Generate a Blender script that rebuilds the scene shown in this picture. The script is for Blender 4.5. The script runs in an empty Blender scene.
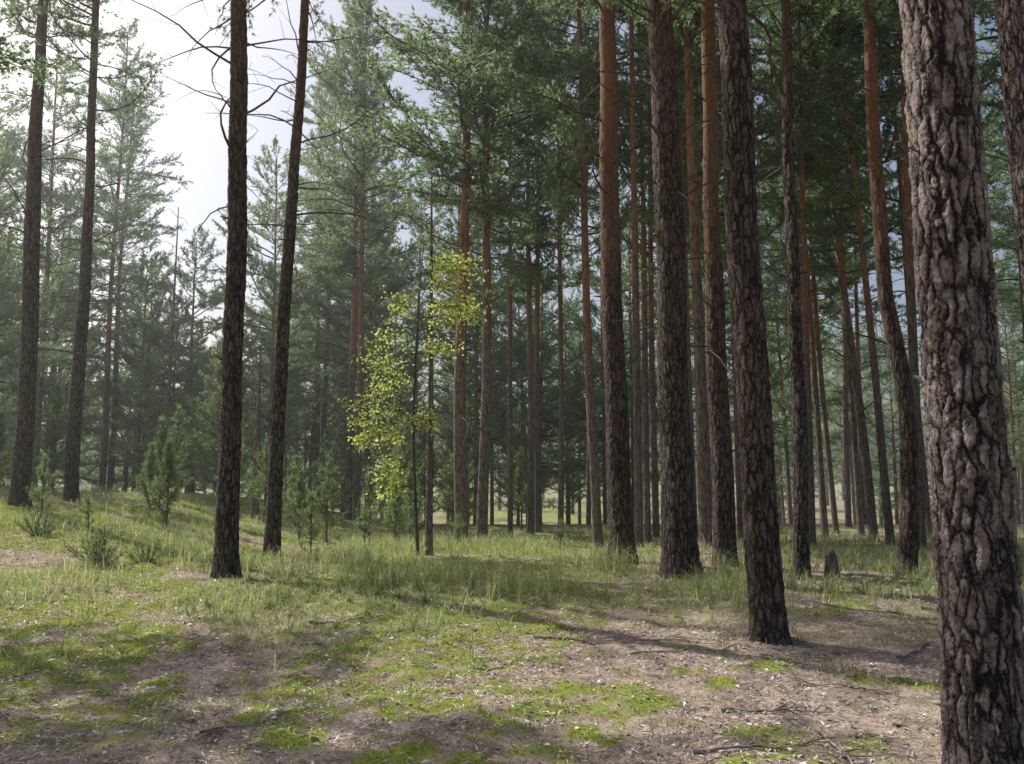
import bpy, math, numpy as np
from mathutils import Vector, Quaternion, Matrix
from collections import Counter
R = np.random.default_rng(11)
scene = bpy.context.scene
scene.view_settings.view_transform='Standard'
try: scene.view_settings.look='None'
except: pass
scene.view_settings.exposure=0

# ------------------------------------------------------------ noise / terrain
_tab = np.random.default_rng(5).random((256,256))
def vnoise(x,y):
    x=np.asarray(x,float); y=np.asarray(y,float)
    xi=np.floor(x).astype(int); yi=np.floor(y).astype(int)
    fx=x-xi; fy=y-yi
    fx=fx*fx*(3-2*fx); fy=fy*fy*(3-2*fy)
    a=_tab[xi&255,yi&255]; b=_tab[(xi+1)&255,yi&255]
    c=_tab[xi&255,(yi+1)&255]; d=_tab[(xi+1)&255,(yi+1)&255]
    return (a*(1-fx)+b*fx)*(1-fy)+(c*(1-fx)+d*fx)*fy
def fbm(x,y,o=4):
    s=0;a=.5;t=0
    for i in range(o):
        s=s+a*vnoise(x*2**i+17.3*i,y*2**i+9.1*i); t+=a; a*=.5
    return s/t
def ss(a,b,x):
    t=np.clip((np.asarray(x,float)-a)/(b-a),0,1); return t*t*(3-2*t)
def hz(x,y):
    x=np.asarray(x,float); y=np.asarray(y,float)
    z=0.18*ss(4,12,y)-0.33*ss(14,24,y)-2.0*ss(27,62,y)
    z=z+1.15*ss(-3,-12,x)*ss(9,21,y)*(1-0.6*ss(30,60,y))
    z=z+0.10*(fbm(x*.35+3,y*.35+8,3)-.5)*ss(2,6,np.abs(y)+np.abs(x))
    z=z+0.05*(fbm(x*1.6,y*1.6,3)-.5)
    return z
MOSS=[(-1.15,6.1,.38),(-.62,6.15,.22),(1.6,6.55,.17),(.82,6.35,.2),(.5,5.45,.22),(-2.6,6.4,.35),(-.6,5.0,.3),(.4,8.5,.25),(-1.3,5.3,.25),(.9,5.9,.12)]
def mossmask(x,y):
    m=0.95*ss(3.4,-1.8,x-0.25*(y-8))*ss(3.4,7.2,y)
    n=fbm(x*.9+40,y*.9+11,5)
    m=m*ss(.32,.54,n+.04)
    for (a,b,r) in MOSS:
        d=np.hypot(x-a,y-b)/r
        m=np.maximum(m,ss(1.45,.3,d+2.8*(fbm(x*4,y*4,5)-.5)))
    m=np.maximum(m,.7*ss(.57,.66,fbm(x*1.3+90,y*1.3+70,4)))
    return np.clip(m*(.35+.65*ss(.36,.56,fbm(x*7,y*7,3))),0,1)
def grassmask(x,y):
    g=ss(7.0,10.2,y+2.4*(fbm(x*.5,y*.5+30,2)-.5))
    g=g*(0.15+0.85*ss(.40,.58,fbm(x*.9+60,y*.9+20,4)))
    g=g*(1-.45*ss(-3,-8,x))
    g=np.maximum(g,.15*ss(.48,.62,fbm(x*1.1+5,y*1.1+77,3)))
    return g

# ------------------------------------------------------------ mesh builder
class B:
    def __init__(s): s.v=[];s.q=[];s.t=[];s.qm=[];s.tm=[];s.n=0
    def add(s,V,Q=None,T=None,m=0):
        V=np.asarray(V,float).reshape(-1,3)
        if Q is not None and len(Q): s.q.append(np.asarray(Q)+s.n); s.qm.append(np.full(len(Q),m))
        if T is not None and len(T): s.t.append(np.asarray(T)+s.n); s.tm.append(np.full(len(T),m))
        s.v.append(V); s.n+=len(V)
    def mesh(s,name,mats,smooth=(0,)):
        V=np.concatenate(s.v)
        Q=np.concatenate(s.q) if s.q else np.zeros((0,4),int)
        T=np.concatenate(s.t) if s.t else np.zeros((0,3),int)
        mi=np.concatenate(s.qm+s.tm).astype(np.int32)
        me=bpy.data.meshes.new(name)
        me.vertices.add(len(V)); me.vertices.foreach_set('co',V.ravel().astype(np.float32))
        nl=len(Q)*4+len(T)*3
        me.loops.add(nl); me.polygons.add(len(Q)+len(T))
        ls=np.concatenate([np.arange(len(Q))*4,len(Q)*4+np.arange(len(T))*3]).astype(np.int32)
        me.polygons.foreach_set('loop_start',ls)
        me.loops.foreach_set('vertex_index',np.concatenate([Q.ravel(),T.ravel()]).astype(np.int32))
        me.polygons.foreach_set('material_index',mi)
        me.polygons.foreach_set('use_smooth',np.isin(mi,smooth))
        me.update(calc_edges=True)
        for m in mats: me.materials.append(m)
        return me
def norm(a): return a/np.maximum(np.linalg.norm(a,axis=-1,keepdims=True),1e-9)
def sticks(b,P0,P1,R0,R1,m=0):
    P0=np.asarray(P0);P1=np.asarray(P1);n=len(P0)
    if n==0: return
    R0=np.broadcast_to(R0,(n,));R1=np.broadcast_to(R1,(n,))
    d=norm(P1-P0); ref=np.where(np.abs(d[:,2:3])<.9,np.array([[0,0,1.]]),np.array([[1.,0,0]]))
    u=norm(np.cross(d,ref)); w=np.cross(d,u)
    V=[]
    for P,r in((P0,R0),(P1,R1)):
        for k in range(3):
            a=k*2*math.pi/3
            V.append(P+(u*math.cos(a)+w*math.sin(a))*r[:,None])
    V=np.stack(V,1).reshape(-1,3)
    base=np.arange(n)[:,None]*6
    Q=np.concatenate([base+np.array([[k,(k+1)%3,3+(k+1)%3,3+k]]) for k in range(3)])
    b.add(V,Q,m=m)
def tufts(b,P,D,n,ln,wd,spread,m=1,rg=R,up=0.0):
    P=np.repeat(np.asarray(P),n,0); D=np.repeat(norm(np.asarray(D)),n,0); k=len(P)
    if k==0: return
    d=D+spread*rg.normal(size=(k,3)); d[:,2]+=up; d=norm(d)
    s=norm(np.cross(d,rg.normal(size=(k,3))))
    L=ln*rg.uniform(.7,1.25,k)[:,None]; W=wd*.5
    V=np.stack([P-s*W,P+s*W,P+d*L],1).reshape(-1,3)
    b.add(V,T=np.arange(k*3).reshape(-1,3),m=m)
def tube(b,pts,rad,sides,m=0,lobes=None):
    pts=np.asarray(pts,float); n=len(pts); rad=np.asarray(rad,float)
    a=np.arange(sides)*2*math.pi/sides
    tang=norm(np.gradient(pts,axis=0))
    ref=np.array([1.,0,0]) if abs(tang[0][0])<.8 else np.array([0,0,1.])
    u=norm(np.cross(np.cross(tang,ref),tang)); w=np.cross(tang,u)
    rr=rad[:,None]*np.ones((1,sides))
    if lobes is not None: rr=rr*lobes(np.arange(n)[:,None],a[None,:])
    V=pts[:,None,:]+rr[:,:,None]*(u[:,None,:]*np.cos(a)[None,:,None]+w[:,None,:]*np.sin(a)[None,:,None])
    i=np.arange(n-1)[:,None]*sides; j=np.arange(sides)[None,:]; j2=(j+1)%sides
    Q=np.stack([i+j,i+j2,i+sides+j2,i+sides+j],-1).reshape(-1,4)
    b.add(V.reshape(-1,3),Q,m=m)

# ------------------------------------------------------------ materials
class N:
    def __init__(s,name):
        s.m=bpy.data.materials.new(name); s.m.use_nodes=True; s.t=s.m.node_tree; s.t.nodes.clear()
        s.out=s.t.nodes.new('ShaderNodeOutputMaterial')
    def n(s,typ,**k):
        x=s.t.nodes.new(typ)
        for a,v in k.items(): setattr(x,a,v)
        return x
    def l(s,a,b): s.t.links.new(a,b)
    def math(s,op,a,b=None,clamp=False):
        x=s.n('ShaderNodeMath',operation=op,use_clamp=clamp)
        for i,v in enumerate((a,b)):
            if v is None: continue
            if isinstance(v,(int,float)): x.inputs[i].default_value=v
            else: s.l(v,x.inputs[i])
        return x.outputs[0]
    def ramp(s,fac,stops):
        x=s.n('ShaderNodeValToRGB'); e=x.color_ramp.elements
        while len(e)<len(stops): e.new(.5)
        for i,(p,c) in enumerate(stops):
            e[i].position=p; e[i].color=(*c,1) if len(c)==3 else c
        s.l(fac,x.inputs[0]); return x.outputs[0]
    def mix(s,f,a,b,blend='MIX'):
        x=s.n('ShaderNodeMix',data_type='RGBA',blend_type=blend)
        if isinstance(f,(int,float)): x.inputs[0].default_value=f
        else: s.l(f,x.inputs[0])
        for i,v in ((6,a),(7,b)):
            if isinstance(v,tuple): x.inputs[i].default_value=(*v,1)
            else: s.l(v,x.inputs[i])
        return x.outputs[2]
    def noise(s,vec,scale,detail=4,rough=.6):
        x=s.n('ShaderNodeTexNoise'); x.inputs['Scale'].default_value=scale; x.inputs['Detail'].default_value=detail; x.inputs['Roughness'].default_value=rough
        s.l(vec,x.inputs['Vector']); return x.outputs['Fac']

def bark_mat(name,z0,z1,grey=(.17,.13,.11),disp=.03,sc=24,orange=(.36,.16,.075)):
    k=N(name); tc=k.n('ShaderNodeTexCoord').outputs['Object']
    wn=k.n('ShaderNodeTexNoise'); wn.inputs['Scale'].default_value=9; wn.inputs['Detail'].default_value=6; wn.inputs['Roughness'].default_value=.65; k.l(tc,wn.inputs['Vector'])
    vm=k.n('ShaderNodeVectorMath',operation='MULTIPLY_ADD'); k.l(wn.outputs['Color'],vm.inputs[0]); vm.inputs[1].default_value=(.08,.08,.24); k.l(tc,vm.inputs[2])
    mp=k.n('ShaderNodeMapping'); mp.inputs['Scale'].default_value=(1,1,.22); k.l(vm.outputs[0],mp.inputs['Vector'])
    v=k.n('ShaderNodeTexVoronoi',feature='DISTANCE_TO_EDGE'); v.inputs['Scale'].default_value=sc; k.l(mp.outputs[0],v.inputs['Vector'])
    v2=k.n('ShaderNodeTexVoronoi',feature='F1'); v2.inputs['Scale'].default_value=sc; k.l(mp.outputs[0],v2.inputs['Vector'])
    mp2=k.n('ShaderNodeMapping'); mp2.inputs['Scale'].default_value=(1,1,.5); k.l(vm.outputs[0],mp2.inputs['Vector'])
    v3=k.n('ShaderNodeTexVoronoi',feature='F1'); v3.inputs['Scale'].default_value=sc*2.2; k.l(mp2.outputs[0],v3.inputs['Vector'])
    n1=k.noise(tc,38,6,.75); n2=k.noise(mp.outputs[0],90,4,.7); n0=k.noise(tc,1.6,3); n5=k.noise(mp.outputs[0],14,5,.7)
    dd=k.math('ADD',v.outputs['Distance'],k.math('MULTIPLY',k.math('SUBTRACT',n5,.53),.7))
    edge=k.ramp(dd,[(0,(0,0,0)),(.10,(.45,)*3),(.34,(1,1,1))])
    sc1=k.n('ShaderNodeSeparateColor'); k.l(v3.outputs['Color'],sc1.inputs[0])
    sc2=k.n('ShaderNodeSeparateColor'); k.l(v2.outputs['Color'],sc2.inputs[0])
    h=k.math('ADD',k.math('MULTIPLY',edge,.5),k.math('MULTIPLY',n1,.65))
    h=k.math('ADD',h,k.math('MULTIPLY',n2,.3))
    h=k.math('ADD',h,k.math('MULTIPLY',sc1.outputs[0],.34))
    h=k.math('ADD',h,k.math('MULTIPLY',k.math('MULTIPLY',sc2.outputs[0],edge),.25))
    g=grey
    plate=k.mix(k.ramp(n1,[(.3,(0,0,0)),(.7,(1,1,1))]),(g[0]*.42,g[1]*.38,g[2]*.36),(g[0]*1.6,g[1]*1.58,g[2]*1.6))
    plate=k.mix(k.math('MULTIPLY',sc2.outputs[1],.3),plate,(g[0]*1.1,g[1]*.85,g[2]*.72))
    plate=k.mix(k.math('MULTIPLY',sc1.outputs[1],.5),plate,(g[0]*.42,g[1]*.38,g[2]*.36))
    col=k.mix(k.ramp(dd,[(0,(0,0,0)),(.22,(1,1,1))]),(.03,.023,.019),plate)
    sx=k.n('ShaderNodeSeparateXYZ'); k.l(tc,sx.inputs[0])
    zz=k.math('ADD',sx.outputs[2],k.math('MULTIPLY',k.math('SUBTRACT',n0,.5),4.0))
    mr=k.n('ShaderNodeMapRange',interpolation_type='SMOOTHSTEP'); k.l(zz,mr.inputs[0]); mr.inputs[1].default_value=z0; mr.inputs[2].default_value=z1
    org=k.mix(n1,(orange[0]*.5,orange[1]*.5,orange[2]*.5),(orange[0]*1.25,orange[1]*1.25,orange[2]*1.2))
    org=k.mix(.35,org,col)
    col=k.mix(mr.outputs[0],col,org)
    p=k.n('ShaderNodeBsdfPrincipled'); k.l(col,p.inputs['Base Color']); p.inputs['Roughness'].default_value=.85; p.inputs['Specular IOR Level'].default_value=.25
    amp=k.math('SUBTRACT',1.0,k.math('MULTIPLY',mr.outputs[0],.5))
    hh=k.math('MULTIPLY',h,amp)
    d=k.n('ShaderNodeDisplacement'); d.inputs['Scale'].default_value=disp; d.inputs['Midlevel'].default_value=.9; k.l(hh,d.inputs['Height']); k.l(d.outputs[0],k.out.inputs['Displacement'])
    k.m.displacement_method='BOTH'
    k.l(p.outputs[0],k.out.inputs['Surface'])
    return k.m
def leaf_mat(name,stops,trans=.45,tcol=1.3,rough=.5,gloss=.0,objvar=.0):
    k=N(name); g=k.n('ShaderNodeNewGeometry')
    f=g.outputs['Random Per Island']
    if objvar:
        oi=k.n('ShaderNodeObjectInfo')
        f=k.math('ADD',k.math('MULTIPLY',f,1-objvar),k.math('MULTIPLY',oi.outputs['Random'],objvar))
    c=k.ramp(f,stops)
    d=k.n('ShaderNodeBsdfDiffuse'); k.l(c,d.inputs['Color'])
    t=k.n('ShaderNodeBsdfTranslucent'); k.l(k.mix(1.0,c,(tcol*1.03,tcol,tcol*.80),'MULTIPLY'),t.inputs['Color'])
    m=k.n('ShaderNodeMixShader'); m.inputs[0].default_value=trans; k.l(d.outputs[0],m.inputs[1]); k.l(t.outputs[0],m.inputs[2])
    if gloss:
        gl=k.n('ShaderNodeBsdfGlossy'); gl.inputs['Roughness'].default_value=rough; gl.inputs['Color'].default_value=(1,1,1,1)
        m2=k.n('ShaderNodeMixShader'); m2.inputs[0].default_value=gloss; k.l(m.outputs[0],m2.inputs[1]); k.l(gl.outputs[0],m2.inputs[2]); m=m2
    k.l(m.outputs[0],k.out.inputs['Surface']); return k.m
def simple_bark(name,low,high,z0,z1):
    k=N(name); tc=k.n('ShaderNodeTexCoord').outputs['Object']
    mp=k.n('ShaderNodeMapping'); mp.inputs['Scale'].default_value=(1,1,.25); k.l(tc,mp.inputs['Vector'])
    n=k.noise(mp.outputs[0],22,3,.7)
    a=k.ramp(n,[(.35,tuple(v*.35 for v in low)),(.62,tuple(v*1.35 for v in low))]); c=k.ramp(n,[(.35,tuple(v*.55 for v in high)),(.62,tuple(v*1.2 for v in high))])
    sx=k.n('ShaderNodeSeparateXYZ'); k.l(tc,sx.inputs[0]); zz=k.math('ADD',sx.outputs[2],k.math('MULTIPLY',k.n('ShaderNodeObjectInfo').outputs['Random'],3.0))
    mr=k.n('ShaderNodeMapRange',interpolation_type='SMOOTHSTEP'); k.l(zz,mr.inputs[0]); mr.inputs[1].default_value=z0; mr.inputs[2].default_value=z1
    d=k.n('ShaderNodeBsdfDiffuse'); k.l(k.mix(mr.outputs[0],a,c),d.inputs['Color']); 
    bp=k.n('ShaderNodeBump'); bp.inputs['Distance'].default_value=.03; k.l(n,bp.inputs['Height']); k.l(bp.outputs[0],d.inputs['Normal'])
    k.l(d.outputs[0],k.out.inputs['Surface']); return k.m

bark_near=bark_mat('pine_bark_near',5.5,11,disp=.030,grey=(.40,.35,.325),sc=21)
bark_mid=bark_mat('pine_bark_dark',5,11,disp=.026,grey=(.18,.15,.135),sc=19,orange=(.22,.12,.08))
bark_red=bark_mat('pine_bark_red',3.0,8,disp=.022,grey=(.18,.14,.12),sc=19,orange=(.32,.155,.085))
bark_far=simple_bark('pine_bark_slender',(.19,.155,.135),(.33,.17,.105),5,10)
bark_dist=simple_bark('pine_bark_distant',(.17,.15,.14),(.30,.18,.13),4,10)
def twigm(name,c0,c1):
    k=N(name); p=k.n('ShaderNodeBsdfDiffuse')
    tcc=k.n('ShaderNodeTexCoord').outputs['Object']
    k.l(k.ramp(k.noise(tcc,16,2),[(.3,c0),(.7,c1)]),p.inputs['Color']); k.l(p.outputs[0],k.out.inputs['Surface']); return k.m
twig=twigm('dead_twig',(.06,.05,.042),(.15,.13,.11))
stickm=twigm('fallen_stick',(.14,.11,.09),(.42,.36,.31))
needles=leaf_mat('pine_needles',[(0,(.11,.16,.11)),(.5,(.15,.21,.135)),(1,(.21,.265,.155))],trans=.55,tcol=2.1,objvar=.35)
needles_hazed=leaf_mat('haze_tinted_pine_needles',[(0,(.14,.195,.155)),(.5,(.18,.24,.18)),(1,(.23,.285,.20))],trans=.55,tcol=2.0,objvar=.4)  # distance haze put into the colour: paler and bluer than the nearer needles
young_needles=leaf_mat('young_pine_needles',[(0,(.12,.175,.10)),(1,(.21,.275,.14))],trans=.5,tcol=1.9,objvar=.3)
leaves=leaf_mat('sapling_leaves',[(0,(.25,.31,.09)),(1,(.42,.46,.18))],trans=.6,tcol=1.9)
grassm=leaf_mat('grass_blades',[(0,(.15,.21,.08)),(.45,(.25,.32,.13)),(.75,(.40,.43,.22)),(1,(.64,.59,.42))],trans=.45,tcol=1.5,gloss=.05)
mossm=leaf_mat('moss_fronds',[(0,(.19,.23,.045)),(.6,(.32,.37,.08)),(1,(.50,.50,.19))],trans=.4,tcol=1.4)
litm=leaf_mat('litter_bits',[(0,(.16,.105,.085)),(.25,(.38,.29,.25)),(.6,(.62,.53,.47)),(1,(.80,.74,.69))],trans=.1,tcol=1,gloss=.06,rough=.4)

# ground
k=N('forest_floor'); tc=k.n('ShaderNodeTexCoord').outputs['Object']
at=k.n('ShaderNodeAttribute',attribute_name='moss'); at2=k.n('ShaderNodeAttribute',attribute_name='grass')
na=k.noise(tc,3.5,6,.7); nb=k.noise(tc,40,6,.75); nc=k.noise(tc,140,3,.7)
lit=k.ramp(nb,[(.30,(.14,.097,.08)),(.44,(.41,.32,.27)),(.58,(.62,.525,.455)),(.72,(.75,.68,.62))])
lit=k.mix(k.math('MULTIPLY',nc,.3),lit,(.27,.195,.16))
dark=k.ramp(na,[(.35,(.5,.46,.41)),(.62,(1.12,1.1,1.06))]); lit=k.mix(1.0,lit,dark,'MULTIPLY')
mo=k.ramp(nb,[(.3,(.11,.135,.03)),(.55,(.28,.325,.07)),(.75,(.45,.46,.16))])
mf=k.math('ADD',at.outputs['Fac'],k.math('MULTIPLY',k.math('SUBTRACT',nb,.5),1.5)); mf=k.ramp(mf,[(.28,(0,0,0)),(.60,(1,1,1))])
c=k.mix(mf,lit,mo)
gc=k.ramp(nb,[(.3,(.15,.165,.065)),(.6,(.37,.38,.19)),(.8,(.56,.53,.35))])
c=k.mix(k.math('MULTIPLY',at2.outputs['Fac'],.7),c,gc)
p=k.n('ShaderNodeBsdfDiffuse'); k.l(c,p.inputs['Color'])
bp=k.n('ShaderNodeBump'); bp.inputs['Distance'].default_value=.018; bp.inputs['Strength'].default_value=.7
k.l(k.math('ADD',nb,k.math('MULTIPLY',nc,.4)),bp.inputs['Height']); k.l(bp.outputs[0],p.inputs['Normal']); k.l(p.outputs[0],k.out.inputs['Surface']); floor=k.m

def link(o,parent=None):
    scene.collection.objects.link(o)
    if parent: o.parent=parent
    return o

# ------------------------------------------------------------ ground sheet
def axis(lo,hi,step,far):
    mid=np.arange(lo,hi,step); g=[]; s=step; x=hi
    while x<far: g.append(x); s*=1.13; x+=s
    g2=[]; s=step; x=lo-step
    while x>-far: g2.append(x); s*=1.13; x-=s
    return np.array(g2[::-1]+list(mid)+g)
ax=axis(-14,12,.07,900); ay=axis(1.5,24,.07,900)
X,Y=np.meshgrid(ax,ay,indexing='ij')
mk=mossmask(X,Y); gk=grassmask(X,Y)
def micro(x,y,m): return .035*m*(.4+fbm(x*6,y*6,2))+.04*(vnoise(x*4,y*4)-.5)+.025*(vnoise(x*10,y*10)-.5)
Z=hz(X,Y)+micro(X,Y,mk)
b=B(); nx,ny=len(ax),len(ay)
i=np.arange(nx-1)[:,None]*ny; j=np.arange(ny-1)[None,:]
Q=np.stack([i+j,i+ny+j,i+ny+j+1,i+j+1],-1).reshape(-1,4)
b.add(np.stack([X,Y,Z],-1).reshape(-1,3),Q)
me=b.mesh('forest_ground',[floor])
for nm,arr in(('moss',mk),('grass',gk)):
    a=me.attributes.new(nm,'FLOAT','POINT'); a.data.foreach_set('value',arr.ravel().astype(np.float32))
link(bpy.data.objects.new('forest_ground',me))
def gz(x,y):
    x=np.asarray(x,float);y=np.asarray(y,float); return hz(x,y)+micro(x,y,mossmask(x,y))

# ------------------------------------------------------------ ground cover
def frustum_pts(n,y0,y1,pw=1.0,margin=1.12):
    u=R.random(n); y=y0+(y1-y0)*u**pw
    x=R.uniform(-.64*margin,.64*margin,n)*y+R.uniform(-.8,.8,n)
    return x,y
def blades(b,x,y,h,w,lean,m=0):
    n=len(x); z=gz(x,y)-.005; a=R.uniform(0,2*math.pi,n)
    s=np.stack([np.cos(a),np.sin(a),0*a],-1)*(w*.5)[:,None]
    a2=R.uniform(0,2*math.pi,n); l=lean*np.abs(R.normal(size=n))
    dv=np.stack([np.cos(a2)*l,np.sin(a2)*l,np.ones(n)],-1)
    P=np.stack([x,y,z],-1)
    M=P+dv*np.array([.6,.6,1])*(h*.55)[:,None]
    Tt=P+np.stack([dv[:,0]*1.6,dv[:,1]*1.6,np.ones(n)*np.clip(1-.35*l,.3,1)],-1)*h[:,None]
    V=np.stack([P-s,P+s,M-s*.8,M+s*.8,Tt],1).reshape(-1,3)
    bs=np.arange(n)[:,None]*5
    b.add(V,Q=bs+np.array([[0,1,3,2]]),T=bs+np.array([[2,3,4]]),m=m)
b=B(); x,y=frustum_pts(215000,4.5,27,.9)
cell=.3; cx=np.round(x/cell)*cell+.13*np.sin(np.round(x/cell)*7+np.round(y/cell)*13); cy=np.round(y/cell)*cell+.13*np.sin(np.round(x/cell)*17+np.round(y/cell)*5)
tf=(R.random(len(x))<.65); x=np.where(tf,x+(cx-x)*.8,x); y=np.where(tf,y+(cy-y)*.8,y)
ok=R.random(len(x))<grassmask(x,y)*np.clip(1.15-y/40,.3,1); x=x[ok];y=y[ok]
h=R.uniform(.05,.28,len(x))*(.35+1.1*ss(.4,.65,fbm(x*.7+9,y*.7,3)))*ss(4,11,y)+.03
h=h*(1+.5*np.exp(-((x-.8)/2.5)**2-((y-11.5)/2.5)**2))
blades(b,x,y,h,R.uniform(.003,.007,len(x))*(1+y/24),.7)
link(bpy.data.objects.new('forest_grass',b.mesh('forest_grass',[grassm],())))
b=B(); x,y=frustum_pts(250000,3.2,20,.8)
ok=R.random(len(x))<mossmask(x,y)**1.3; x=x[ok];y=y[ok]
blades(b,x,y,R.uniform(.008,.026,len(x)),R.uniform(.005,.010,len(x))*(1+y/20),.6)
link(bpy.data.objects.new('moss_carpet',b.mesh('moss_carpet',[mossm],())))
b=B(); x,y=frustum_pts(210000,2.8,15,.8)
ok=R.random(len(x))<(1-.65*mossmask(x,y))*(1-.4*grassmask(x,y))*(.35+.65*ss(.4,.55,fbm(x*2.2,y*2.2,3))); x=x[ok];y=y[ok]; n=len(x)
a=R.uniform(0,2*math.pi,n); L=R.uniform(.02,.09,n); W=R.uniform(.002,.0055,n)*(1+y/14)
big=R.random(n)<.2; L[big]=R.uniform(.015,.06,big.sum()); W[big]=L[big]*R.uniform(.25,.6,big.sum())
d=np.stack([np.cos(a),np.sin(a),R.normal(size=n)*.22],-1); s=norm(np.cross(d,np.stack([R.normal(size=n)*.35,R.normal(size=n)*.35,np.ones(n)],-1)))
P=np.stack([x,y,gz(x,y)+R.uniform(.003,.018,n)],-1); d=d*L[:,None]*.5
mid=np.stack([0*x,0*x,R.uniform(0,.008,n)],-1)
V=np.stack([P-d,P+s*W[:,None]*.5+mid,P+d,P-s*W[:,None]*.5+mid],1).reshape(-1,3)
b.add(V,Q=np.arange(n*4).reshape(-1,4))
link(bpy.data.objects.new('needle_litter',b.mesh('needle_litter',[litm],())))

# ------------------------------------------------------------ pines
def pine(rg,H,r0,cb,dead0,rad,wh=.5,nb=4,tn=6,tl=.15,tw=.036,trunk=True,sub=.17,droop=.0,e_lo=.05,deadp=.55,tspace=.10,deadL=1.6,live=True,subst=True,sides=9,broad=False):
    b=B()
    ph=rg.uniform(0,6,4); am=.05*H/20
    def tr(h): return np.array([am*math.sin(h*.35+ph[0])*min(h/4,1),am*math.sin(h*.3+ph[1])*min(h/4,1),h])
    if trunk:
        hs=np.concatenate([[-.3,0,.1,.25,.5],np.arange(1,H,max(.5,H/34)),[H]])
        hs=hs[hs<=H]
        rd=r0*(1-.82*np.clip(hs/H,0,1)**1.15)*(1+.35*np.exp(-np.maximum(hs,0)/.12))
        tube(b,[tr(max(q,0))+np.array([0,0,min(q,0)]) for q in hs],rd,sides,m=0)
    S0=[];S1=[];A0=[];A1=[];TP=[];TD=[]
    h=dead0
    while h<H:
        isl=h>cb
        u=(h-cb)/(H-cb) if isl else 0
        for q in range(int(rg.integers(nb-1,nb+2))):
            if not isl and rg.random()>deadp*(.3+.7*(h-dead0)/max(cb-dead0,.1)): continue
            if isl and not live: continue
            if isl and rg.random()<.15: continue
            hh=h+rg.uniform(-.18,.18)
            az=rg.uniform(0,2*math.pi)
            if isl:
                if broad: L=rad*(min(1,.6+2.2*u))*(1-u**2.4*.8)*rg.uniform(.35,1.25); e=e_lo+u*.7+rg.normal()*.2; de=.04-droop
                else: L=rad*(min(1,.55+2.2*u))*(1-u**1.6*.85)*rg.uniform(.55,1.15); e=e_lo+u*.9+rg.normal()*.12; de=.06-droop
            else: L=deadL*rg.uniform(.15,1.1)**1.3+.15; e=rg.normal()*.2+.15; de=-.10+rg.normal()*.05
            n=6; p=tr(hh); st=L/n; pr=max(.006,.011*L+.004)*(1 if isl else .9)
            for s in range(n):
                d=np.array([math.cos(e)*math.cos(az),math.cos(e)*math.sin(az),math.sin(e)])
                p2=p+d*st
                S0.append(p);S1.append(p2);A0.append(pr*(1-s/n*.8));A1.append(pr*(1-(s+1)/n*.8))
                t=(s+.5)/n
                if isl:
                    if t>.2:
                        cnt=st/sub; cnt=int(cnt)+(rg.random()<cnt-int(cnt))
                        for c in range(cnt):
                            for sd in(-1,1):
                                if rg.random()<.15: continue
                                a2=az+sd*rg.uniform(.5,1.15); e2=e+rg.normal()*.3+.05
                                l2=min(.75,L*rg.uniform(.14,.36)*(1.15-t*.75)+.08)
                                o=p+d*st*rg.random()
                                d2=np.array([math.cos(e2)*math.cos(a2),math.cos(e2)*math.sin(a2),math.sin(e2)])
                                if subst: S0.append(o);S1.append(o+d2*l2);A0.append(.005);A1.append(.002)
                                k0=l2*.25
                                while k0<=l2+1e-6:
                                    TP.append(o+d2*k0+rg.normal(size=3)*.025);TD.append(d2); k0+=tspace
                    if t>.45:
                        for c in range(max(1,int(st/tspace))): TP.append(p+d*st*rg.random()); TD.append(d)
                elif rg.random()<.75 and t>.25:
                    a2=az+rg.choice([-1,1])*rg.uniform(.4,1.1); l2=L*rg.uniform(.1,.35); e2=e+rg.normal()*.3
                    o=p2; d2=np.array([math.cos(e2)*math.cos(a2),math.cos(e2)*math.sin(a2),math.sin(e2)])
                    S0.append(o);S1.append(o+d2*l2);A0.append(.004);A1.append(.002)
                p=p2; e+=de+rg.normal()*(.14 if broad else .08); az+=rg.normal()*(.22 if broad else .12)
        h+=wh*rg.uniform(.7,1.3)
    sticks(b,S0,S1,np.array(A0),np.array(A1),m=1)
    if TP: tufts(b,TP,TD,tn,tl,tw,.65,m=2,rg=rg,up=.08)
    return b
MT=[bark_far,twig,needles]
rg=np.random.default_rng(3)
TALL=[pine(rg,H,.14,cb,d0,rd,broad=True,wh=.50).mesh('tall_pine_mesh',MT) for H,cb,d0,rd in((22,9.0,2.5,2.9),(20,8.0,2.2,3.1),(23,10,3,2.9),(21,7,2.5,3.2))]
CROWN=[pine(rg,H,.14,cb,d0,rd,trunk=False,deadL=1.9,deadp=dp,tw=.018,tn=n_,tl=.12,broad=True,wh=.45).mesh('pine_crown_mesh',MT) for H,cb,d0,rd,dp,n_ in((20,9,2.8,2.5,.72,9),(20,10.5,3.2,2.4,.62,10),(20,7.5,3.0,2.8,.7,11))]
MID=[pine(rg,H,.11,cb,1.0,rd,wh=.50,sub=.16,e_lo=.05,deadL=.9,broad=True).mesh('mid_pine_mesh',MT) for H,cb,rd in((13,1.8,3.3),(15,3.2,3.5),(11.5,1.2,3.0),(14,4.2,3.6))]
MD=[bark_dist,twig,needles_hazed]
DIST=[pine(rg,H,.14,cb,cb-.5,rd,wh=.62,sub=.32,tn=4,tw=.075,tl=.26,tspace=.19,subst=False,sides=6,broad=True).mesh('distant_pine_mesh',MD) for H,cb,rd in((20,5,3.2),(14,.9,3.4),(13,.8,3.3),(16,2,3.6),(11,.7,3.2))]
YM=[bark_far,twig,young_needles]
YOUNG=[pine(rg,H,.05,.4,.3,rd,wh=.36,nb=5,sub=.13,e_lo=.25,tl=.11,tw=.022,tspace=.07).mesh('young_pine_mesh',YM) for H,rd in((3.6,1.3),(5,1.6))]
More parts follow.
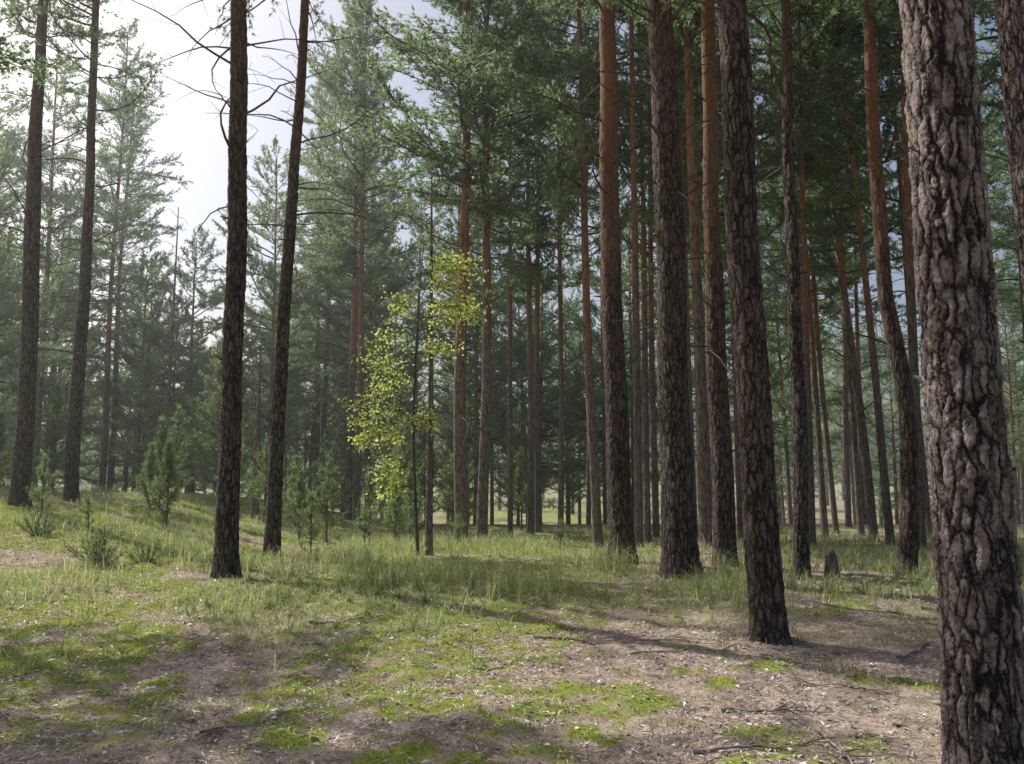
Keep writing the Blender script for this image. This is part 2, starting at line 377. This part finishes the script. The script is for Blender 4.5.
SEED=[pine(rg,H,.014,.12,.1,rd,wh=.16,nb=5,sub=.08,e_lo=.45,tl=.07,tw=.007,tspace=.035,tn=8).mesh('pine_seedling_mesh',YM) for H,rd in((1.1,.38),(.75,.3),(1.5,.45))]

def place(me,x,y,name='pine_tree',s=(1,1,1),lean=(0,0),rot=None,parent=None,dz=-.03):
    o=bpy.data.objects.new(name,me); link(o,parent)
    z=float(hz(x,y))+dz
    rot=R.uniform(0,2*math.pi) if rot is None else rot
    up=Vector((lean[0],lean[1],1)).normalized()
    q=Vector((0,0,1)).rotation_difference(up) @ Quaternion((0,0,1),rot)
    o.rotation_mode='QUATERNION'; o.rotation_quaternion=q; o.location=(x,y,z); o.scale=s
    return o

NEAR=[(2.05,3.80,.165,(-.022,0),bark_near,176,.012,5.2,1,0),
(2.35,8.0,.160,(-.028,0),bark_mid,104,.02,8,1,0),
(2.34,12.0,.235,(-.02,0),bark_mid,96,.03,10,2,0),
(1.77,14.0,.20,(-.015,0),bark_red,80,.035,11,1,0),
(3.32,13.5,.165,(-.008,0),bark_red,72,.035,10,0,0),
(4.00,12.0,.10,(.012,0),bark_mid,48,.04,10,1,0),
(5.66,12.5,.125,(-.005,0),bark_red,64,.035,10,2,1),
(-3.94,12.0,.155,(-.014,0),bark_mid,72,.03,10,1,0),
(-4.17,15.0,.125,(.03,0),bark_mid,60,.035,11,1,0),
(-10.28,18.0,.18,(-.014,0),bark_mid,60,.04,12,0,0),
(-10.25,20.0,.15,(0,0),bark_mid,60,.04,13,0,0),
(5.70,9.0,.17,(-.02,0),bark_near,72,.03,9,1,0)]
for ti,(x,y,r,lean,mat,sides,dz,hf,ci,bend) in enumerate(NEAR):
    H=20
    hs=np.concatenate([np.arange(-.4,hf,dz),np.arange(hf,H,.35),[H]])
    rd=r*(1-.75*np.clip(hs/H,0,1)**1.2)*(1+.28*np.exp(-np.maximum(hs,0)/.16)+.08*np.exp(-np.maximum(hs,0)/.8))
    ph=R.uniform(0,6,6); am=.035
    px=am*np.sin(hs*.5+ph[0])*np.clip(hs/3,0,1)+.008*np.sin(hs*2.3+ph[1]); py=am*np.sin(hs*.45+ph[2])*np.clip(hs/3,0,1)
    if bend: px=px+.16*np.sin(np.clip(hs,0,4)/4*math.pi)-.12*ss(2,7,hs)
    def lob(i,a,hs=hs,ph=ph):
        hh=np.maximum(hs[i],0)
        return 1+.12*np.exp(-hh/.22)*np.sin(a*4+ph[3])+.04*np.sin(a*2+ph[4]+hh*.6)+.02*np.sin(a*3+ph[5]-hh*1.7)
    b=B(); tube(b,np.stack([px,py,hs],-1),rd,sides,m=0,lobes=lob)
    for q in range(8):
        h0=R.uniform(1.2,7); a=R.uniform(0,2*math.pi); rr=np.interp(h0,hs,rd)
        p0=np.array([np.interp(h0,hs,px),np.interp(h0,hs,py),h0]); d=np.array([math.cos(a),math.sin(a),R.uniform(-.1,.5)])
        tube(b,[p0+d*rr*.6,p0+d*(rr+.02),p0+d*(rr+R.uniform(.04,.14))],[.028,.016,.008],8,m=1)
    o=place(b.mesh('pine_trunk',[mat,twig]),x,y,lean=lean,rot=0)
    c=bpy.data.objects.new('crown',CROWN[ci]); link(c,o); c.rotation_euler=(0,0,ti*1.7+.4)

removable=[]
SL=[(-1.23,21,.17,0),(-.77,22,.15,.01),(-.05,24,.08,0),(.53,25,.11,0),(.79,26,.10,0),(1.29,23,.08,.005),(1.89,19,.11,-.03),
(2.64,18,.09,0),(3.3,21,.09,0),(4.0,24,.10,0),(3.8,17,.13,-.01),(5.83,22,.10,0),(4.2,20,.11,-.01),(-5.7,30,.13,0),(-5.24,29,.13,0),
(6.94,20,.08,.01),(8.7,24,.09,-.03),(9.75,26,.09,-.045),(9.2,22,.12,-.06),(10.1,25,.10,-.03),(8.75,20,.10,-.05),(8.5,18,.11,.02),(11.1,23,.1,-.03),(9.7,19,.1,0),(11.7,30,.1,.02),(7.7,28,.11,-.04),(10.4,17,.12,0),(6.3,27,.1,0),
(-20,36,.15,0),(-17.9,37.5,.14,0),(-22.8,36,.14,0),(-19.2,41,.15,0),(-8.4,38,.14,.01),(-6.9,41,.14,0),
(-12.6,11.6,.15,0),(-11.2,8.2,.14,0),(-9.9,11.9,.14,0)]  # unseen pines added off-frame left to shade the near ground
for i,(x,y,r,l) in enumerate(SL):
    s=r/.14; o=place(TALL[(i*3+i//4)%4],x,y,s=(s,s,R.uniform(.85,1.0)),lean=(l,R.normal()*.008))
pts=[(a[0],a[1]) for a in NEAR]+[(a[0],a[1]) for a in SL]
def far_enough(x,y,d): return all((x-a)**2+(y-c)**2>d*d for a,c in pts)
def scatter(n,fx,fy,meshes,d,smin,smax,parent=None,name='pine_tree',cond=None,wid=(.85,1.2)):
    c=0;t=0
    while c<n and t<n*60:
        t+=1; y=R.uniform(*fy); x=R.uniform(*fx)*(y if abs(fx[0])<3 else 1)
        if cond and not cond(x,y): continue
        if not far_enough(x,y,d): continue
        pts.append((x,y)); s=R.uniform(smin,smax); w=s*R.uniform(*wid)
        o=place(meshes[int(R.integers(len(meshes)))],x,y,name=name,s=(w,w,s),lean=(R.normal()*.018,R.normal()*.014),parent=parent); c+=1
        if parent is None: removable.append(o)
gap=lambda x,y: not(-.42<x/y<-.29)
def glade(x,y):
    p=x*.616+y*.788
    return not(12.5<p<21 and x<1 and y<37)
gg=lambda x,y: gap(x,y) and glade(x,y)
scatter(15,(.08,.72),(19,45),TALL,1.5,.8,1.05,wid=(.7,1.0))
scatter(8,(.04,.7),(34,50),MID,2.0,.8,1.1)
scatter(11,(-.22,.12),(32,50),MID,2.2,.8,1.05,cond=glade)
scatter(6,(-.25,.05),(36,55),TALL,2.2,.8,1)
scatter(26,(-.8,-.18),(26,50),MID,2.2,.85,1.1,cond=gg)
scatter(11,(-.45,-.27),(36,50),MID,2.2,.6,.85)
scatter(36,(-.7,.08),(24,42),YOUNG,1.4,.5,1.1)
scatter(7,(-10,16),(-26,-6),TALL,3,.8,1.0)  # unseen pines added behind the camera to cut the sky fill
scatter(5,(9,22),(0,16),TALL,2.5,.8,1.0)
df=bpy.data.objects.new('distant_pine_forest',None); link(df)
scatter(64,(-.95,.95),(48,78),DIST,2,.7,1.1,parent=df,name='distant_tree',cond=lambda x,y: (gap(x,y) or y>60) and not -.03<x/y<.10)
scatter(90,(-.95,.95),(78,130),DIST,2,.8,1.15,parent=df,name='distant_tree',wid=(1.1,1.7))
for x,y,i,s in((-4.4,20.5,0,.55),(-3.0,23,1,.45),(-6.6,23,0,.6),(-5.3,25.5,1,.5),(-1.7,24.5,0,.6),(-9.6,24.5,0,.75),(-12.4,23.2,1,.6),(.3,27,0,.7)):
    place(YOUNG[i],x,y,s=(s,s,s))
for x,y,i,s in((-3.6,15.5,0,.9),(-2.9,17,1,1),(-2.5,18.5,2,.9),(-2.0,18,0,1),(-7.0,17.5,2,1.1),(-8.0,19,2,1),(-6.2,18.5,0,1),(-4.8,19.5,2,1),(-1.2,19,1,.9),(-9,16.5,0,1),(-3.3,20,2,1.1),(1.0,18,1,.8),(-6.6,20.5,2,1.3),(-8.8,21.5,2,1.4),(-5.4,21.5,2,1.2),(-2.6,22,2,1.2),(-7.6,15.5,1,.9),(-12,20,2,1.2),(-11.5,16.5,1,1.2)):
    place(SEED[i],x,y,name='pine_seedling',s=(s*1.15,s*1.15,s))
rj=np.random.default_rng(8)
def bush(hh):
    b=B();S0=[];S1=[];TP=[];TD=[]
    for q in range(26):
        a=rj.uniform(0,6.28);e=rj.uniform(.3,1.3);L=hh*rj.uniform(.5,1.1);p=np.zeros(3)
        for s in range(6):
            d=np.array([math.cos(e)*math.cos(a),math.cos(e)*math.sin(a),math.sin(e)]);p2=p+d*L/6;S0.append(p);S1.append(p2)
            for c in range(5):
                dd=norm(d+rj.normal(size=3)*.5);o=p+d*rj.random()*L/6;l=rj.uniform(.04,.12);S0.append(o);S1.append(o+dd*l)
                for kk in np.arange(.02,l,.025): TP.append(o+dd*kk);TD.append(dd)
            p=p2;e+=.08
    sticks(b,S0,S1,.004,.002,m=0); tufts(b,TP,TD,5,.035,.005,.6,m=1,rg=rj); return b.mesh('juniper_bush',[twig,young_needles])
jm=bush(.7)
for x,y,s in((-6.1,12.8,1),(-5.6,13.3,.7),(-8.2,15,.8)): place(jm,x,y,name='juniper_bush',s=(s,s,s*.9))

def snag(H,r,seed):
    g=np.random.default_rng(seed); b=pine(g,H+.01,r,H+5,1,1,deadL=.7,deadp=1.0,trunk=True); return b.mesh('dead_snag',MT)
place(snag(7.2,.07,2),-1.49,15.5,name='dead_pine_snag',rot=0)
place(snag(4.9,.12,4),-7.15,24,name='dead_pine_snag',rot=0)
place(snag(11,.09,7),-12.9,32,name='dead_pine_snag',rot=0)

g=np.random.default_rng(21); b=B()
hs=np.linspace(-.2,5.6,24); tp=np.stack([-.12*np.sin(hs*.6),.1*np.sin(hs*.5),hs],-1)
tube(b,tp,.03*(1-.8*np.clip(hs/5.6,0,1)),8,m=0)
S0=[];S1=[];LP=[];LD=[]
for h,a,L in((1.2,3.0,.5),(2.1,2.7,1.0),(2.4,5.2,.4),(2.9,3.2,1.1),(3.5,2.8,.9),(3.7,.1,.5),(4.1,.3,1.0),(4.4,3.5,.4),(4.7,.0,1.1),(5.0,5.8,.8),(5.3,.6,.6),(2.6,3.0,1.0),(4.5,.2,1.0),(4.9,.4,.9),(3.9,3.1,.8),(2.2,3.3,.9),(3.2,2.6,1.0),(4.3,6.1,.8),(1.6,2.9,.6)):
    p=np.array([-.12*math.sin(h*.6),.1*math.sin(h*.5),h]); e=.35+g.normal()*.25; az=a
    for s in range(7):
        d=np.array([math.cos(e)*math.cos(az),math.cos(e)*math.sin(az),math.sin(e)]); p2=p+d*L/7
        S0.append(p);S1.append(p2)
        if s>0:
            for c in range(4):
                a2=az+g.uniform(-1.3,1.3); d2=np.array([math.cos(a2),math.sin(a2),g.uniform(-.7,.6)]); l=g.uniform(.12,.42); o=p+d*g.random()*L/7
                S0.append(o);S1.append(o+d2*l)
                for kk in range(11): LP.append(o+d2*l*g.uniform(.2,1.1)+g.normal(size=3)*.08); LD.append(d2)
        p=p2; e-=.1; az+=g.normal()*.12
sticks(b,S0,S1,.005,.002,m=0)
LP=np.array(LP);LD=norm(np.array(LD)+g.normal(size=(len(LP),3))*.6);LD[:,2]-=.2
n=len(LP);up=g.normal(size=(n,3))*.7;up[:,2]+=.7;sd=norm(np.cross(LD,up));ll=g.uniform(.04,.07,n)[:,None]
V=np.stack([LP,LP+LD*ll*.5+sd*ll*.35,LP+LD*ll,LP+LD*ll*.5-sd*ll*.35],1).reshape(-1,3); b.add(V,Q=np.arange(n*4).reshape(-1,4),m=1)
place(b.mesh('birch_sapling',[twig,leaves]),-1.62,15.0,name='birch_sapling',rot=0)

def fallen(x,y,a,L,r,seed):
    g=np.random.default_rng(seed); n=12; P=[];p=np.array([0.,0.]);aa=a
    for q in range(n):
        P.append([x+p[0],y+p[1],float(gz(x+p[0],y+p[1]))+r*.9+.012*g.random()]); p=p+np.array([math.cos(aa),math.sin(aa)])*L/n; aa+=g.normal()*.13
    P=np.array(P);O=P[0].copy(); b=B(); tube(b,P-O,r*(1-.75*np.linspace(0,1,n))*g.uniform(.85,1.15,n),8)
    for q in range(7):
        i=g.integers(3,n-1); a2=a+g.choice([-1,1])*g.uniform(.4,.9); l=L*g.uniform(.12,.35)
        s=P[i]-O; m_=s+np.array([math.cos(a2)*l*.5,math.sin(a2)*l*.5,g.uniform(0,.04)]); e_=m_+np.array([math.cos(a2+.3)*l*.5,math.sin(a2+.3)*l*.5,g.uniform(-.03,.03)])
        tube(b,[s,m_,e_],[r*.4,r*.28,r*.12],6)
    o=bpy.data.objects.new('fallen_branch',b.mesh('fallen_branch',[stickm])); o.location=O; link(o)
for t in((1.05,5.15,-.1,.9,.012,1),(1.85,5.4,-1.35,.75,.017,2),(1.4,5.9,.1,.8,.012,3),(.2,7.9,-.1,1.6,.014,4),(1.0,7.4,.25,1.1,.011,5),(3.2,7.3,.4,1.0,.012,6),(-.3,6.9,.5,.7,.008,7),(2.7,6.2,2.6,.8,.011,8),(-2.0,8.6,.3,.9,.010,9),(1.0,4.9,.6,.6,.008,12),(4.4,8.9,2.9,1.3,.015,13),(-1.9,5.4,1.0,.6,.008,14)): fallen(*t)
b=B(); sx,sy=4.45,12.1; hs=np.linspace(-.1,.32,9)
tube(b,np.stack([0*hs+.03*hs,0*hs,hs],-1),.075*(1.35-.9*np.clip(hs,0,.3)/.3*.4),14,lobes=lambda i,a:1+.12*np.sin(a*3+i*.3)+.07*np.sin(a*5))
tube(b,np.array([[0.02,0,.3],[.02,0,.36],[.03,0,.42]]),[.07,.045,.012],8)
place(b.mesh('tree_stump',[bark_far]),sx,sy,name='tree_stump')

# ------------------------------------------------------------ light
AZ=math.radians(-52); EL=math.radians(44)
w=bpy.data.worlds.new('World'); scene.world=w; w.use_nodes=True; nt=w.node_tree
sk=nt.nodes.new('ShaderNodeTexSky'); sk.sky_type='NISHITA'; sk.sun_disc=False; sk.sun_elevation=EL; sk.sun_rotation=AZ; sk.dust_density=4.0
bg=nt.nodes['Background']; bg.inputs[1].default_value=.13; nt.links.new(sk.outputs[0],bg.inputs[0])
sl=bpy.data.lights.new('sun','SUN'); sl.energy=5; sl.angle=math.radians(.5); sl.color=(1,.965,.90)
so=bpy.data.objects.new('sun',sl); link(so)
S=Vector((math.sin(AZ)*math.cos(EL),math.cos(AZ)*math.cos(EL),math.sin(EL))); so.rotation_mode='QUATERNION'; so.rotation_quaternion=S.to_track_quat('Z','Y'); so.location=S*60
cam=bpy.data.cameras.new('camera'); cam.lens=30; cam.sensor_width=36; cam.clip_end=3000; cam.clip_start=.05
co=bpy.data.objects.new('camera',cam); link(co); co.location=(0,0,1.6); co.rotation_euler=(math.radians(96.2),0,0); scene.camera=co

# ------------------------------------------------------------ open the stand where the glade is sunlit
lit=[]
for (x0,x1,y0,y1) in((-6,0,18,24),(-.5,2,9.5,14),(-4,-1.5,7,9.5),(-.5,1.8,5.3,8),(-10,-6,13,17)):
    for q in range(14): lit.append((R.uniform(x0,x1),R.uniform(y0,y1)))
for it in range(3):
    bpy.context.view_layer.update(); dg=bpy.context.evaluated_depsgraph_get()
    cnt=Counter()
    for x,y in lit:
        p=Vector((x,y,float(hz(x,y))+.5))
        for st in range(4):
            h=scene.ray_cast(dg,p,S)
            if not h[0]: break
            if h[4]: cnt[h[4].name]+=1
            p=h[1]+S*1.5
    rn={o.name:o for o in removable}
    dele=[k_ for k_,v_ in cnt.items() if k_ in rn and v_>=2]
    for k_ in dele:
        removable.remove(rn[k_]); bpy.data.objects.remove(rn[k_])
    if not dele: break
# ------------------------------------------------------------ morning haze
b=B(); x0,x1,y0,y1,z0,z1=-140,140,10,170,-6,22
V=[(x0,y0,z0),(x1,y0,z0),(x1,y1,z0),(x0,y1,z0),(x0,y0,z1),(x1,y0,z1),(x1,y1,z1),(x0,y1,z1)]
b.add(V,Q=[(0,3,2,1),(4,5,6,7),(0,1,5,4),(1,2,6,5),(2,3,7,6),(3,0,4,7)])
k=N('haze'); vs=k.n('ShaderNodeVolumeScatter'); vs.inputs['Color'].default_value=(.96,.99,1,1); vs.inputs['Density'].default_value=.0027; vs.inputs['Anisotropy'].default_value=.5
k.l(vs.outputs[0],k.out.inputs['Volume'])
link(bpy.data.objects.new('haze',b.mesh('haze',[k.m])))
